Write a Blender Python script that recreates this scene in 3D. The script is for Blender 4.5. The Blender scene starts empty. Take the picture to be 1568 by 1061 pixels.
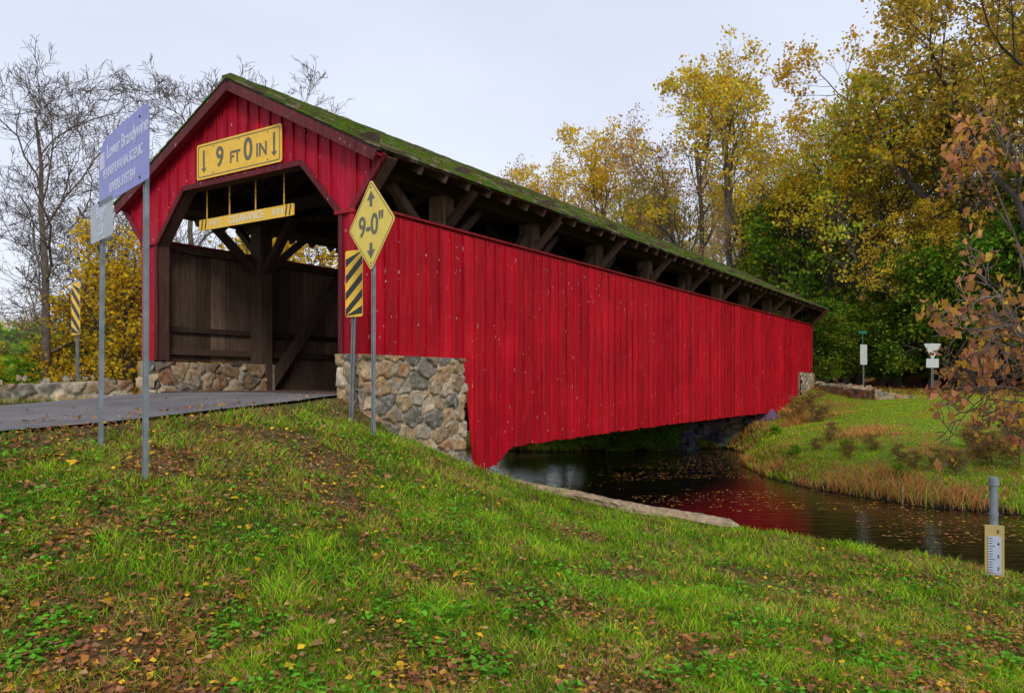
import bpy, math, random
import numpy as np
from mathutils import Vector, Matrix
R=random.Random(7); rng=np.random.default_rng(7)
scene=bpy.context.scene
COL=scene.collection
# ------------------------------------------------------------------ helpers
def link(o,parent=None):
    COL.objects.link(o)
    if parent is not None: o.parent=parent
    return o
def empty(name,loc=(0,0,0),rz=0,parent=None):
    e=bpy.data.objects.new(name,None); e.location=loc; e.rotation_euler=(0,0,rz); e.empty_display_size=.2
    return link(e,parent)
def np_mesh(name,V,F,C,mats,midx=None,smooth=False):
    V=np.asarray(V,dtype=np.float32); F=np.asarray(F,dtype=np.int32); n,k=F.shape
    me=bpy.data.meshes.new(name)
    me.vertices.add(len(V)); me.vertices.foreach_set('co',V.ravel())
    me.loops.add(n*k); me.loops.foreach_set('vertex_index',F.ravel())
    me.polygons.add(n); me.polygons.foreach_set('loop_start',np.arange(0,n*k,k,dtype=np.int32))
    me.polygons.foreach_set('loop_total',np.full(n,k,dtype=np.int32))
    for m in mats: me.materials.append(m)
    if midx is not None: me.polygons.foreach_set('material_index',np.asarray(midx,dtype=np.int32))
    if smooth: me.polygons.foreach_set('use_smooth',np.ones(n,dtype=bool))
    me.update(calc_edges=True)
    if C is not None:
        a=me.color_attributes.new('col','FLOAT_COLOR','CORNER')
        c=np.ones((n*k,4),dtype=np.float32); C=np.asarray(C,dtype=np.float32)
        if len(C)==n: c[:,:3]=np.repeat(C,k,axis=0)
        else: c[:,:3]=C[F.ravel()]
        a.data.foreach_set('color',c.ravel())
    return me
class MB:
    def __init__(s): s.v=[];s.f=[];s.m=[];s.c=[]
    def add(s,vs,fs,mat=0,col=(1,1,1)):
        b=len(s.v); s.v.extend([tuple(x) for x in vs])
        for f in fs: s.f.append([b+i for i in f]); s.m.append(mat); s.c.append(col)
    def box(s,x0,x1,y0,y1,z0,z1,mat=0,col=(1,1,1)):
        s.add([(x0,y0,z0),(x1,y0,z0),(x1,y1,z0),(x0,y1,z0),(x0,y0,z1),(x1,y0,z1),(x1,y1,z1),(x0,y1,z1)],
          [(0,3,2,1),(4,5,6,7),(0,1,5,4),(1,2,6,5),(2,3,7,6),(3,0,4,7)],mat,col)
    def hexa(s,b,t,mat=0,col=(1,1,1)):
        s.add(list(b)+list(t),[(0,3,2,1),(4,5,6,7),(0,1,5,4),(1,2,6,5),(2,3,7,6),(3,0,4,7)],mat,col)
    def beam(s,p,q,w,h,mat=0,col=(1,1,1)):
        p=Vector(p);q=Vector(q);d=(q-p).normalized()
        up=Vector((0,0,1)) if abs(d.z)<.95 else Vector((0,1,0))
        a=d.cross(up).normalized()*w/2; b=a.cross(d).normalized()*h/2
        s.hexa([p-a-b,p+a-b,p+a+b,p-a+b],[q-a-b,q+a-b,q+a+b,q-a+b],mat,col)
    def prism(s,pts,off,mat=0,col=(1,1,1)):
        n=len(pts); off=Vector(off)
        vs=[Vector(p) for p in pts]+[Vector(p)+off for p in pts]
        fs=[tuple(range(n)),tuple(range(2*n-1,n-1,-1))]+[(i,(i+1)%n,n+(i+1)%n,n+i) for i in range(n)]
        s.add(vs,fs,mat,col)
    def cyl(s,p,q,r,n=12,mat=0,col=(1,1,1),r2=None):
        p=Vector(p);q=Vector(q);d=(q-p).normalized(); r2=r if r2 is None else r2
        a=d.orthogonal().normalized(); b=d.cross(a)
        vs=[p+(a*math.cos(2*math.pi*i/n)+b*math.sin(2*math.pi*i/n))*r for i in range(n)]
        vs+=[q+(a*math.cos(2*math.pi*i/n)+b*math.sin(2*math.pi*i/n))*r2 for i in range(n)]
        s.add(vs,[tuple(range(n)),tuple(range(2*n-1,n-1,-1))]+[(i,(i+1)%n,n+(i+1)%n,n+i) for i in range(n)],mat,col)
    def build(s,name,mats,parent=None,bevel=0):
        me=bpy.data.meshes.new(name); me.from_pydata(s.v,[],s.f)
        for m in mats: me.materials.append(m)
        me.polygons.foreach_set('material_index',s.m)
        a=me.color_attributes.new('col','FLOAT_COLOR','CORNER'); out=[]
        for f,c in zip(s.f,s.c): out.extend([c[0],c[1],c[2],1.]*len(f))
        a.data.foreach_set('color',out); me.update()
        o=bpy.data.objects.new(name,me); link(o,parent)
        if bevel:
            b=o.modifiers.new('bevel','BEVEL'); b.width=bevel; b.segments=1; b.limit_method='ANGLE'
        return o
def smooth(x): x=np.clip(x,0,1); return x*x*(3-2*x)
_tab=rng.random((256,256))
def vnoise(x,y,sc=1.,o=0):
    x=np.asarray(x)*sc+o*17.3+1000; y=np.asarray(y)*sc+o*7.7+1000
    xi=np.floor(x).astype(int); yi=np.floor(y).astype(int); fx=smooth(x-xi); fy=smooth(y-yi)
    g=lambda i,j:_tab[(xi+i)%256,(yi+j)%256]
    return (g(0,0)*(1-fx)+g(1,0)*fx)*(1-fy)+(g(0,1)*(1-fx)+g(1,1)*fx)*fy
def fbm(x,y,sc=1.,o=0): return (vnoise(x,y,sc,o)*.55+vnoise(x,y,sc*2.1,o+3)*.28+vnoise(x,y,sc*4.3,o+5)*.17)
# ------------------------------------------------------------------ materials
class NT:
    def __init__(s,name):
        s.m=bpy.data.materials.new(name); s.m.use_nodes=True; s.t=s.m.node_tree; s.n=s.t.nodes
        s.b=s.n['Principled BSDF']; s.out=s.n['Material Output']
    def new(s,t,**k):
        n=s.n.new(t)
        for a,v in k.items(): setattr(n,a,v)
        return n
    def l(s,a,b): s.t.links.new(a,b)
    def attr(s): n=s.new('ShaderNodeAttribute'); n.attribute_name='col'; return n.outputs['Color']
    def noise(s,scale,detail=4,stretch=None,rough=.6,world=False):
        n=s.new('ShaderNodeTexNoise'); n.inputs['Scale'].default_value=scale; n.inputs['Detail'].default_value=detail
        n.inputs['Roughness'].default_value=rough
        tc=s.new('ShaderNodeTexCoord'); mp=s.new('ShaderNodeMapping')
        if stretch: mp.inputs['Scale'].default_value=stretch
        s.l(tc.outputs['Object'],mp.inputs['Vector']); s.l(mp.outputs[0],n.inputs['Vector'])
        return n.outputs['Fac']
    def ramp(s,fac,stops):
        r=s.new('ShaderNodeValToRGB'); e=r.color_ramp.elements
        while len(e)<len(stops): e.new(.5)
        for i,(p,c) in enumerate(stops):
            e[i].position=p; e[i].color=(c[0],c[1],c[2],1) if hasattr(c,'__len__') else (c,c,c,1)
        s.l(fac,r.inputs[0]); return r.outputs[0]
    def mix(s,fac,a,b,mode='MIX'):
        n=s.new('ShaderNodeMix'); n.data_type='RGBA'; n.blend_type=mode
        for sock,v in ((n.inputs[0],fac),(n.inputs[6],a),(n.inputs[7],b)):
            if hasattr(v,'links'): s.l(v,sock)
            elif hasattr(v,'__len__'): sock.default_value=(v[0],v[1],v[2],1)
            else: sock.default_value=v
        return n.outputs[2]
    def bump(s,h,strength=.5,dist=.01):
        b=s.new('ShaderNodeBump'); b.inputs['Strength'].default_value=strength; b.inputs['Distance'].default_value=dist
        s.l(h,b.inputs['Height']); s.l(b.outputs[0],s.b.inputs['Normal'])
    def base(s,c): s.l(c,s.b.inputs['Base Color'])
    def rough(s,v): s.b.inputs['Roughness'].default_value=v
    def spec(s,v): s.b.inputs['Specular IOR Level'].default_value=v
def m_red():
    n=NT('red_paint'); a=n.attr()
    st=n.noise(3,6,(6,6,.35)); c=n.mix(1,a,n.ramp(st,[(.3,.58),(.7,1.16)]),'MULTIPLY')
    big=n.noise(.8,4); c=n.mix(1,c,n.ramp(big,[(.3,.78),(.7,1.10)]),'MULTIPLY')
    fade=n.noise(5,5,(3,3,.5)); c=n.mix(n.ramp(fade,[(.55,0.),(.8,.22)]),c,(.62,.10,.12))
    sp=n.noise(18,2,(1,1,.45)); f=n.ramp(sp,[(.71,0.),(.735,1.)])
    c=n.mix(f,c,(.62,.40,.38)); n.base(c); n.rough(.55); n.spec(.15)
    n.bump(n.noise(14,6,(5,5,.3)),.8,.006); return n.m
def m_wood(name,spec=.15):
    n=NT(name); a=n.attr(); st=n.noise(3,7,(8,8,.5),.7)
    c=n.mix(1,a,n.ramp(st,[(.25,.45),(.5,.95),(.75,1.6)]),'MULTIPLY')
    w=n.noise(1.1,4); c=n.mix(n.ramp(w,[(.5,0.),(.8,.35)]),c,(.16,.13,.11)); n.base(c); n.rough(.85); n.spec(spec)
    n.bump(n.noise(12,6,(5,5,.4)),.6,.005); return n.m
def m_attr(name,lo=.7,hi=1.25,sc=20,rough=.9,b=.6,bd=.01,spec=.2):
    n=NT(name); a=n.attr(); c=n.mix(1,a,n.ramp(n.noise(sc,6,None,.7),[(.3,lo),(.7,hi)]),'MULTIPLY')
    n.base(c); n.rough(rough); n.spec(spec); n.bump(n.noise(sc*1.7,6,None,.7),b,bd); return n.m
def m_leaf(name,hue=.03,val=.4,trans=.35):
    n=NT(name); a=n.attr(); oi=n.new('ShaderNodeObjectInfo'); hs=n.new('ShaderNodeHueSaturation')
    m1=n.new('ShaderNodeMath',operation='MULTIPLY_ADD'); m1.inputs[1].default_value=hue; m1.inputs[2].default_value=.5-hue/2
    m2=n.new('ShaderNodeMath',operation='MULTIPLY_ADD'); m2.inputs[1].default_value=val; m2.inputs[2].default_value=1-val/2
    n.l(oi.outputs['Random'],m1.inputs[0]); n.l(oi.outputs['Random'],m2.inputs[0])
    n.l(m1.outputs[0],hs.inputs['Hue']); n.l(m2.outputs[0],hs.inputs['Value']); n.l(a,hs.inputs['Color'])
    d=n.new('ShaderNodeBsdfDiffuse'); t=n.new('ShaderNodeBsdfTranslucent'); mx=n.new('ShaderNodeMixShader'); mx.inputs[0].default_value=trans
    n.l(hs.outputs[0],d.inputs[0]); n.l(hs.outputs[0],t.inputs[0]); n.l(d.outputs[0],mx.inputs[1]); n.l(t.outputs[0],mx.inputs[2])
    n.l(mx.outputs[0],n.out.inputs[0]); return n.m
RED=m_red(); WOOD=m_wood('weathered_dark_wood'); STONE=m_attr('rubble_stone',.55,1.3,22,.9,.8,.015)
SHING=m_attr('mossy_shingle',.6,1.3,9,.95,.6,.01); BARK=m_attr('bark',.6,1.3,6,.95,.6,.02)
LEAF=m_leaf('foliage',.025,.25,.45); GRASSM=m_leaf('grass_blades',0,0,.35); LITTER=m_leaf('leaf_litter',0,0,.15)
def m_paint(name,c,rough=.45,var=.12,metal=0):
    n=NT(name); f=n.noise(6,4); n.base(n.mix(1,c,n.ramp(f,[(.3,1-var),(.7,1+var*.5)]),'MULTIPLY')); n.rough(rough); n.b.inputs['Metallic'].default_value=metal
    n.bump(n.noise(40,3),.15,.002); return n.m
YEL=m_paint('yellow_sign_face',(1,.60,.05)); YELP=m_paint('pale_yellow_sign',(1,.74,.10)); BLK=m_paint('black_lettering',(.03,.03,.03)); GRYL=m_paint('faded_grey_lettering',(.15,.135,.09))
BLUE=m_paint('faded_blue_sign',(.29,.30,.68)); WHT=m_paint('white_lettering',(.70,.72,.88)); PALE=m_paint('pale_sign',(.46,.50,.52)); STEEL=m_paint('galvanised_steel',(.25,.29,.31),.55,.35,.2); HOLE=m_paint('hole_dark',(.03,.035,.04)); GAUGE=m_paint('gauge_white',(.50,.55,.66)); PINE=m_paint('yellow_pine',(.50,.38,.14),.8)
CREAM=m_paint('cream_lettering',(.85,.82,.62)); SIGNBACK=m_paint('sign_back',(.55,.57,.54))
# ------------------------------------------------------------------ site layout
F0=1211.; HZ=588.
C0=np.array([-2.337,11.6]); U=np.array([.5505,.8348]); Vd=np.array([-.8348,.5505]); BA=math.atan2(.8348,.5505)
Lb=28.6; Wb=5.2; ZW=-2.4
NEAR=[(200,-80),(60,-25),(20,1),(10,7),(6.2,9.7),(4.9,11.2),(3.6,12.5),(1.9,13.5),(0.1,15.0),(-4.3,18.2),(-10,22),(-25,32),(-60,50),(-400,180)]
FAR=[(200,-50),(60,-12),(25,5),(14,10.8),(9.3,14.4),(7.9,15.6),(6.9,17.9),(6.5,20.5),(6.8,23.5),(8,27),(8,29.5),(5.5,28.8),(1,28),(-6,32),(-25,46),(-60,66),(-400,220)]
def tps(pts,reg=.02):
    P=np.array(pts,float); X=P[:,:2]; z=P[:,2]; n=len(P)
    def k(r): return np.where(r>1e-9,r*r*np.log(r+1e-12),0)
    K=k(np.linalg.norm(X[:,None]-X[None],axis=2))+reg*np.eye(n); A=np.zeros((n+3,n+3)); A[:n,:n]=K; A[:n,n]=1; A[:n,n+1:]=X; A[n,:n]=1; A[n+1:,:n]=X.T
    w=np.linalg.solve(A,np.concatenate([z,[0,0,0]]))
    def f(x,y):
        out=w[n]+w[n+1]*x+w[n+2]*y
        for i in range(n): out=out+w[i]*k(np.hypot(x-X[i,0],y-X[i,1]))
        return out
    return f
fN=tps([(0,4,-1.62),(-2.6,4,-1.45),(2.6,4,-1.85),(3,7,-2.0),(5.8,9.2,-2.25),(0,0,-1.7),(0,8,-1.45),(0,11,-1.6),(3,11,-2.08),(3.3,12,-2.2),(-8,3,-.85),(-6,0,-1.5),(5,0,-2.15),(8,5,-2.25),
 (-3.04,6.5,-.76),(-3.93,7.5,-.6),(-4.95,7.6,-.55),(-2.28,11,-.6),(-1.78,10,-.64),(-2.1,11.5,-.62),(-.9,13.5,-1.38),(-.4,14.1,-1.62),(.1,13.9,-1.75),(-2,8.5,-.82),(-3,9.5,-.5),(-1,10,-1.05),(-1.2,7,-1.15),
 (-7.6,13.9,-.4),(-12,16,-.7),(-20,20,-1),(-30,30,-1.2),(-10,20,-1.2),(-6,17,-1.0),(-3,16.3,-1.6),(-15,5,-.7),(-12,-5,-.9),(0,-10,-1.9),(12,-5,-2.1),(-60,20,-1.2),(40,-30,-2),(-200,50,0),(-100,0,-1),(0,-200,-1.5),(100,-150,-1.5)])
fF=tps([(9.5,15.6,-2.0),(9.5,18,-1.8),(9.5,22,-1.4),(8,21,-1.8),(12,26,-.95),(9.5,28,-1.5),(14,30,-.55),(16,33,-.4),(20,32,-.45),(20,22,-.9),(14,15,-1.6),(14,20,-1.35),(20,12,-1.3),(30,30,0),(20,45,.3),(30,50,2.5),(40,60,7),(10,50,.3),(13.4,35.5,-.2),(8,36,-.8),
 (0,34,-1.5),(0,60,.5),(0,100,5),(40,100,16),(-40,100,3),(60,30,6),(-20,60,0),(5,30.5,-1.9),(0,30,-1.9),(100,60,15),(200,200,30),(-200,250,8),(0,300,12),(200,0,10),(60,0,0),(40,10,-.2)])
def pdist(x,y,pl):
    d=np.full(x.shape,1e9)
    for (ax,ay),(bx,by) in zip(pl[:-1],pl[1:]):
        vx,vy=bx-ax,by-ay; t=np.clip(((x-ax)*vx+(y-ay)*vy)/(vx*vx+vy*vy),0,1); d=np.minimum(d,np.hypot(x-ax-t*vx,y-ay-t*vy))
    return d
def inpoly(x,y,pl):
    c=np.zeros(x.shape,bool); n=len(pl)
    for i in range(n):
        ax,ay=pl[i]; bx,by=pl[(i+1)%n]
        if ay==by: continue
        c^=((ay>y)!=(by>y))&(x<(bx-ax)*(y-ay)/(by-ay)+ax)
    return c
WPOLY=NEAR+FAR[::-1]
def zroad(s): return np.where(s<0,-.14-.55*(1-np.exp(np.minimum(s,0)*.16)),-.15)
def land(x,y,detail=True):
    x=np.asarray(x,float); y=np.asarray(y,float)
    dn=pdist(x,y,NEAR); df=pdist(x,y,FAR); ins=inpoly(x,y,WPOLY); near=dn<=df
    H=np.where(near,np.clip(fN(x,y),-2.28,6),np.clip(fF(x,y),-2.1,32))
    d=np.minimum(dn,df)
    bw=np.where(near,.5,1.0)
    if detail: H=H+(fbm(x,y,.9,1)-.5)*.16*np.clip(d,0,1)+(fbm(x,y,3.,2)-.5)*.05
    h=ZW+(H-ZW)*smooth(d/bw*.9+.1); h=np.where(ins,ZW-.06-np.minimum(d,1)*.6,h)
    s=(x-C0[0])*U[0]+(y-C0[1])*U[1]; t=(x-C0[0])*Vd[0]+(y-C0[1])*Vd[1]
    tl=.25-.4*smooth(-s/5)
    dt=np.maximum(np.maximum(tl-t,t-5.1),0)
    for sg in (0,1):
        ds=np.maximum(s-.2,0) if sg==0 else np.maximum(Lb-.2-s,0)
        w=1-smooth((np.hypot(dt,ds)-.05)/(.6 if sg==0 else 1.5)); w=np.where(ins,0,w)
        h=h*(1-w)+(zroad(np.minimum(s,0) if sg==0 else s)-.05)*w
    return h,near,ins,d,s,t
def gz(x,y): return float(land(np.array([x]),np.array([y]))[0][0])
def axis(lo,hi,st,far):
    a=list(np.arange(lo,hi+1e-6,st)); g=st; v=hi
    up=[]
    while v<far: g*=1.22; v+=g; up.append(v)
    g=st; v=lo; dn=[]
    while v>-far: g*=1.22; v-=g; dn.append(v)
    return np.array(dn[::-1]+a+up)
ax=axis(-11,22,.17,900); ay=axis(-1,38,.17,900)
GX,GY=np.meshgrid(ax,ay); gh,gn,gi,gd,gs,gt=land(GX,GY)
V=np.stack([GX.ravel(),GY.ravel(),gh.ravel()],1); nx,ny=len(ax),len(ay)
ii=(np.arange(ny-1)[:,None]*nx+np.arange(nx-1)[None]).ravel(); Fq=np.stack([ii,ii+1,ii+1+nx,ii+nx],1)
g1=fbm(GX,GY,1.6,7); g2=fbm(GX,GY,.25,9)
turf=np.array([.075,.11,.02]); soil=np.array([.15,.095,.04]); lit=np.array([.26,.12,.04]); moss=np.array([.17,.26,.025])
def lerp(a,b,w): return a*(1-w[...,None])+b*w[...,None]
def bare(X,D): # brown litter zone by the road and down the slope
    return np.exp(-((X+2.9)**2/3.2+(D-8.2)**2/3.5))+.30*smooth((fbm(X,D,.45,41)-.53)*5)
gc=lerp(turf[None,None]*np.ones(GX.shape+(3,)),soil,np.clip(smooth((g1-.45)*4+bare(GX,GY)*.8)*.85,0,1))
gc=np.where(((~gn))[...,None],lerp(moss*np.ones(GX.shape+(3,)),lit*1.2,smooth((g1-.52)*5)),gc)
gc=np.where(((~gn)&((GX*.55+GY*.83)>40))[...,None],lerp(lit*np.ones(GX.shape+(3,)),soil,smooth((g1-.45)*6)),gc)
gc=np.where((gn&(gt>7))[...,None],np.array([.13,.16,.04])*(.6+.8*g1[...,None]),gc)
gc=np.where((gi|((gd<.35)&~gi&(gh<-2.2)))[...,None],np.array([.03,.025,.015]),gc)
GM=m_attr('ground_turf_and_soil',.45,1.5,9,.97,.8,.03,.1)
ground=link(bpy.data.objects.new('ground',np_mesh('ground',V,Fq,gc.reshape(-1,3),[GM],smooth=True)))
# water
wm=NT('dark_stream_water'); wm.b.inputs['Base Color'].default_value=(.006,.005,.003,1); wm.rough(.07); wm.b.inputs['IOR'].default_value=1.33; wm.spec(.30)
wm.bump(wm.noise(2.4,4,(1,2.0,1)),.24,.05)
mb=MB(); mb.add([(-300,-60,ZW),(120,-60,ZW),(120,200,ZW),(-300,200,ZW)],[(0,1,2,3)]); mb.build('water',[wm.m])
# road
rm=NT('weathered_asphalt'); c=rm.ramp(rm.noise(60,3),[(.3,(.11,.10,.098)),(.7,(.33,.305,.29))]); c=rm.mix(1,c,rm.ramp(rm.noise(1.2,4),[(.3,.75),(.7,1.15)]),'MULTIPLY'); rm.base(c); rm.rough(1); rm.spec(.1); rm.bump(rm.noise(80,3),.8,.01)
mb=MB(); ss=[0.]
while ss[-1]>-70: ss.append(ss[-1]-.4)
tt=[.22,1.2,2.6,4,5.08]; 
def P(s,t,z): q=C0+U*s+Vd*t; return (q[0],q[1],z)
for rng_s in (ss,[Lb+i*.8 for i in range(60)]):
    for a,b in zip(rng_s[:-1],rng_s[1:]):
        for t0,t1 in zip(tt[:-1],tt[1:]):
            def zz(s,t): return float(zroad(np.array(s)))+.02-.03*abs(t-2.6)/2.6
            def te(s): return (.22-.4*float(smooth(-s/5))+.05*math.sin(s*2.1)*(s<-.5)) if t0==.22 and s<1 else t0
            mb.add([P(a,te(a),zz(a,t0)),P(b,te(b),zz(b,t0)),P(b,t1,zz(b,t1)),P(a,t1,zz(a,t1))],[(0,1,2,3)])
mb.build('road',[rm.m])
# ------------------------------------------------------------------ stone walls
PAL=[(.44,.31,.18),(.32,.26,.19),(.40,.24,.13),(.52,.43,.30),(.21,.19,.15),(.48,.34,.20),(.34,.18,.10),(.47,.37,.25),(.19,.17,.14),(.40,.30,.19),(.52,.39,.24)]
class Stone:
    def __init__(s): s.V=[];s.F=[];s.C=[];s.n=0
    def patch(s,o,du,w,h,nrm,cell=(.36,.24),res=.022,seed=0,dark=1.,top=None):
        r=np.random.default_rng(seed); nx=int(w/res)+1; nz=int(h/res)+1
        A,B=np.meshgrid(np.linspace(0,w,nx),np.linspace(0,h,nz))
        pa=[];pb=[]
        for j in range(-1,int(h/cell[1])+2):
            off=r.random()
            i=-1.
            while i<w/cell[0]+1:
                pa.append((i+off)*cell[0]); pb.append((j+.5+r.uniform(-.36,.36))*cell[1]); i+=r.uniform(.5,1.6)
        pa=np.array(pa);pb=np.array(pb); wa=A+(vnoise(A,B,7,seed)-.5)*.11; wb=B+(vnoise(A,B,7,seed+2)-.5)*.09
        D=np.sqrt((wa[...,None]-pa)**2+((wb[...,None]-pb)*1.35)**2); idx=np.argpartition(D,1,axis=2)[...,:2]
        dd=np.take_along_axis(D,idx,2); sw=dd[...,0]>dd[...,1]; i1=np.where(sw,idx[...,1],idx[...,0]); e=np.abs(dd[...,1]-dd[...,0])
        lev=r.uniform(0,.05,len(pa)); tx=r.uniform(-.16,.16,len(pa)); tz=r.uniform(-.16,.16,len(pa))
        st=smooth((e-.018)/.05)
        disp=st*(.03+lev[i1]+(wa-pa[i1])*tx[i1]+(wb-pb[i1])*tz[i1])+(fbm(A,B,14,seed+4)-.5)*.05
        cols=np.array([PAL[k] for k in r.integers(0,len(PAL),len(pa))])*r.uniform(.75,1.3,(len(pa),1))
        stc=cols[i1]*(.5+1.0*fbm(A,B,9,seed+9))[...,None]
        stain=smooth((fbm(A,B,5,seed+13)-.48)*8)*.55; stc=lerp(stc,np.array([.44,.24,.09])*np.ones(A.shape+(3,)),stain*(cols[i1][...,0]>.25))
        lich=smooth((fbm(A,B,11,seed+23)-.62)*12)*.5; stc=lerp(stc,np.array([.52,.48,.38])*np.ones(A.shape+(3,)),lich)
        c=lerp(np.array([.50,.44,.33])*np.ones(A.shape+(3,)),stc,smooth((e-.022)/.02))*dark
        gap=(e<.018)&(vnoise(A,B,4,seed+11)>.66); c=np.where(gap[...,None],c*.25,c)
        o=np.array(o,float);du=np.array(du,float);n=np.array(nrm,float)
        Vv=o+A[...,None]*du+disp[...,None]*n; Vv[...,2]+=B
        ii=(np.arange(nz-1)[:,None]*nx+np.arange(nx-1)[None]).ravel()+s.n
        s.V.append(Vv.reshape(-1,3)); s.C.append(c.reshape(-1,3)); s.F.append(np.stack([ii,ii+1,ii+1+nx,ii+nx],1)); s.n+=nx*nz
    def build(s,name,parent=None):
        o=bpy.data.objects.new(name,np_mesh(name,np.concatenate(s.V),np.concatenate(s.F),np.concatenate(s.C),[STONE],smooth=True)); return link(o,parent)
BR=empty('covered_bridge',(C0[0],C0[1],0),BA)
S=Stone()
S.patch((-.05,-.1,-1.9),(1,0,0),2.62,2.34,(0,-1,0),cell=(.37,.25),seed=3,res=.014)
S.patch((-.05,.24,-1.2),(0,-1,0),.36,1.64,(-1,0,0),seed=4)
S.patch((-.05,4.78,-1.),(0,1,0),.56,1.42,(-1,0,0),seed=5)
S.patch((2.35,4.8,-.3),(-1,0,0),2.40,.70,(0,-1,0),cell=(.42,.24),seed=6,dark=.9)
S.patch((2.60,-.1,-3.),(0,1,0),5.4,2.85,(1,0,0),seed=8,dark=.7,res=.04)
S.patch((Lb-2.4,-.1,-1.9),(1,0,0),2.6,2.4,(0,-1,0),seed=9,dark=1.1,res=.03)
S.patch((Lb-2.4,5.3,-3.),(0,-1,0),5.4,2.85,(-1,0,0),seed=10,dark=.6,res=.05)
S.build('stone_abutment_faces',BR)
mb=MB(); k=(.32,.26,.19)
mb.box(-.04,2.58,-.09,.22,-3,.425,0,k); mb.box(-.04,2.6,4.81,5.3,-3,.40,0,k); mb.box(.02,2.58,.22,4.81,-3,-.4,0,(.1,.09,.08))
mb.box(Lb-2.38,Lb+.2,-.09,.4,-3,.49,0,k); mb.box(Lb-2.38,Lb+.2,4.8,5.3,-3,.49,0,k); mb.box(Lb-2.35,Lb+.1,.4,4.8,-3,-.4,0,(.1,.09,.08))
mb.build('stone_abutment_core',[STONE],BR)
# ------------------------------------------------------------------ bridge timber
def rc(): v=R.uniform(.74,1.10); return (.61*v,.005*v+R.uniform(0,.006),.022*v)
def wc(b=1.): v=R.uniform(.6,1.3)*b; return (.085*v,.055*v,.040*v)
N=86; bw=Lb/N
def zb(s):
    if s<2.67-.001: return .43
    if s<3.55: return -1.56
    if s<4.2: return -1.56+(s-3.55)/.65*.37
    e=Lb-2.4
    if s<e-1.3: 
        m=(s-4.2)/(e-1.3-4.2); return -1.19+.10*m+.05*math.sin(m*math.pi)
    if s<e-.6: return -1.09-(s-(e-1.3))/.7*.4
    if s<e: return -1.5
    return .5
ZT=2.62
mb=MB()
for side in (0,1):
    y0=0 if side==0 else Wb; sg=-1 if side==0 else 1
    for i in range(N):
        a,b=i*bw,(i+1)*bw; ja=R.uniform(-.018,.018); za=zb(a+.002)+ja; zc=zb(b-.002)+ja; off=R.uniform(0,.009); g=.004
        def brd(yi,yo,mat,col,za,zc,zt):
            mb.hexa([(a+g,yi,za),(b-g,yi,zc),(b-g,yo,zc),(a+g,yo,za)],[(a+g,yi,zt),(b-g,yi,zt),(b-g,yo,zt),(a+g,yo,zt)],mat,col)
        brd(y0+sg*.0,y0+sg*(.022+off),0,rc(),za,zc,ZT+R.uniform(-.006,.006))
        brd(y0-sg*.003,y0-sg*.025,1,wc(1.3) if R.random()<.7 else wc(2.6),max(za,-.6) if za<0 else za,max(zc,-.6) if zc<0 else zc,ZT-.02)
        z0=max(zb(a-.02),zb(a+.02))+R.uniform(-.02,.0) if i else .43; w=R.uniform(.018,.024); a2=a+R.uniform(-.008,.008)
        mb.hexa([(a2-w,y0+sg*.02,z0),(a2+w,y0+sg*.02,z0),(a2+w,y0+sg*.06,z0),(a2-w,y0+sg*.06,z0)],[(a-w,y0+sg*.02,ZT-.03),(a+w,y0+sg*.02,ZT-.03),(a+w,y0+sg*.06,ZT-.03),(a-w,y0+sg*.06,ZT-.03)],0,rc())
    mb.box(0,Lb,min(y0-sg*.05,y0+sg*.08),max(y0-sg*.05,y0+sg*.08),ZT+.01,ZT+.05,0,(.30,.02,.025))
    for z in (.55,2.48) if side==1 else (.55,1.15,2.48):
        mb.box(.0,Lb,*sorted((y0-sg*.028,y0-sg*.12)),z,z+.12,1,wc(.8))
    mb.box(.0,Lb,*sorted((y0-sg*.028,y0-sg*.10)),.98,1.08,1,wc(.8))
ZR=4.98; SL=.508; OV=3.25; TL=4.85
def zroof(t): return ZR-abs(t-Wb/2)*SL
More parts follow.
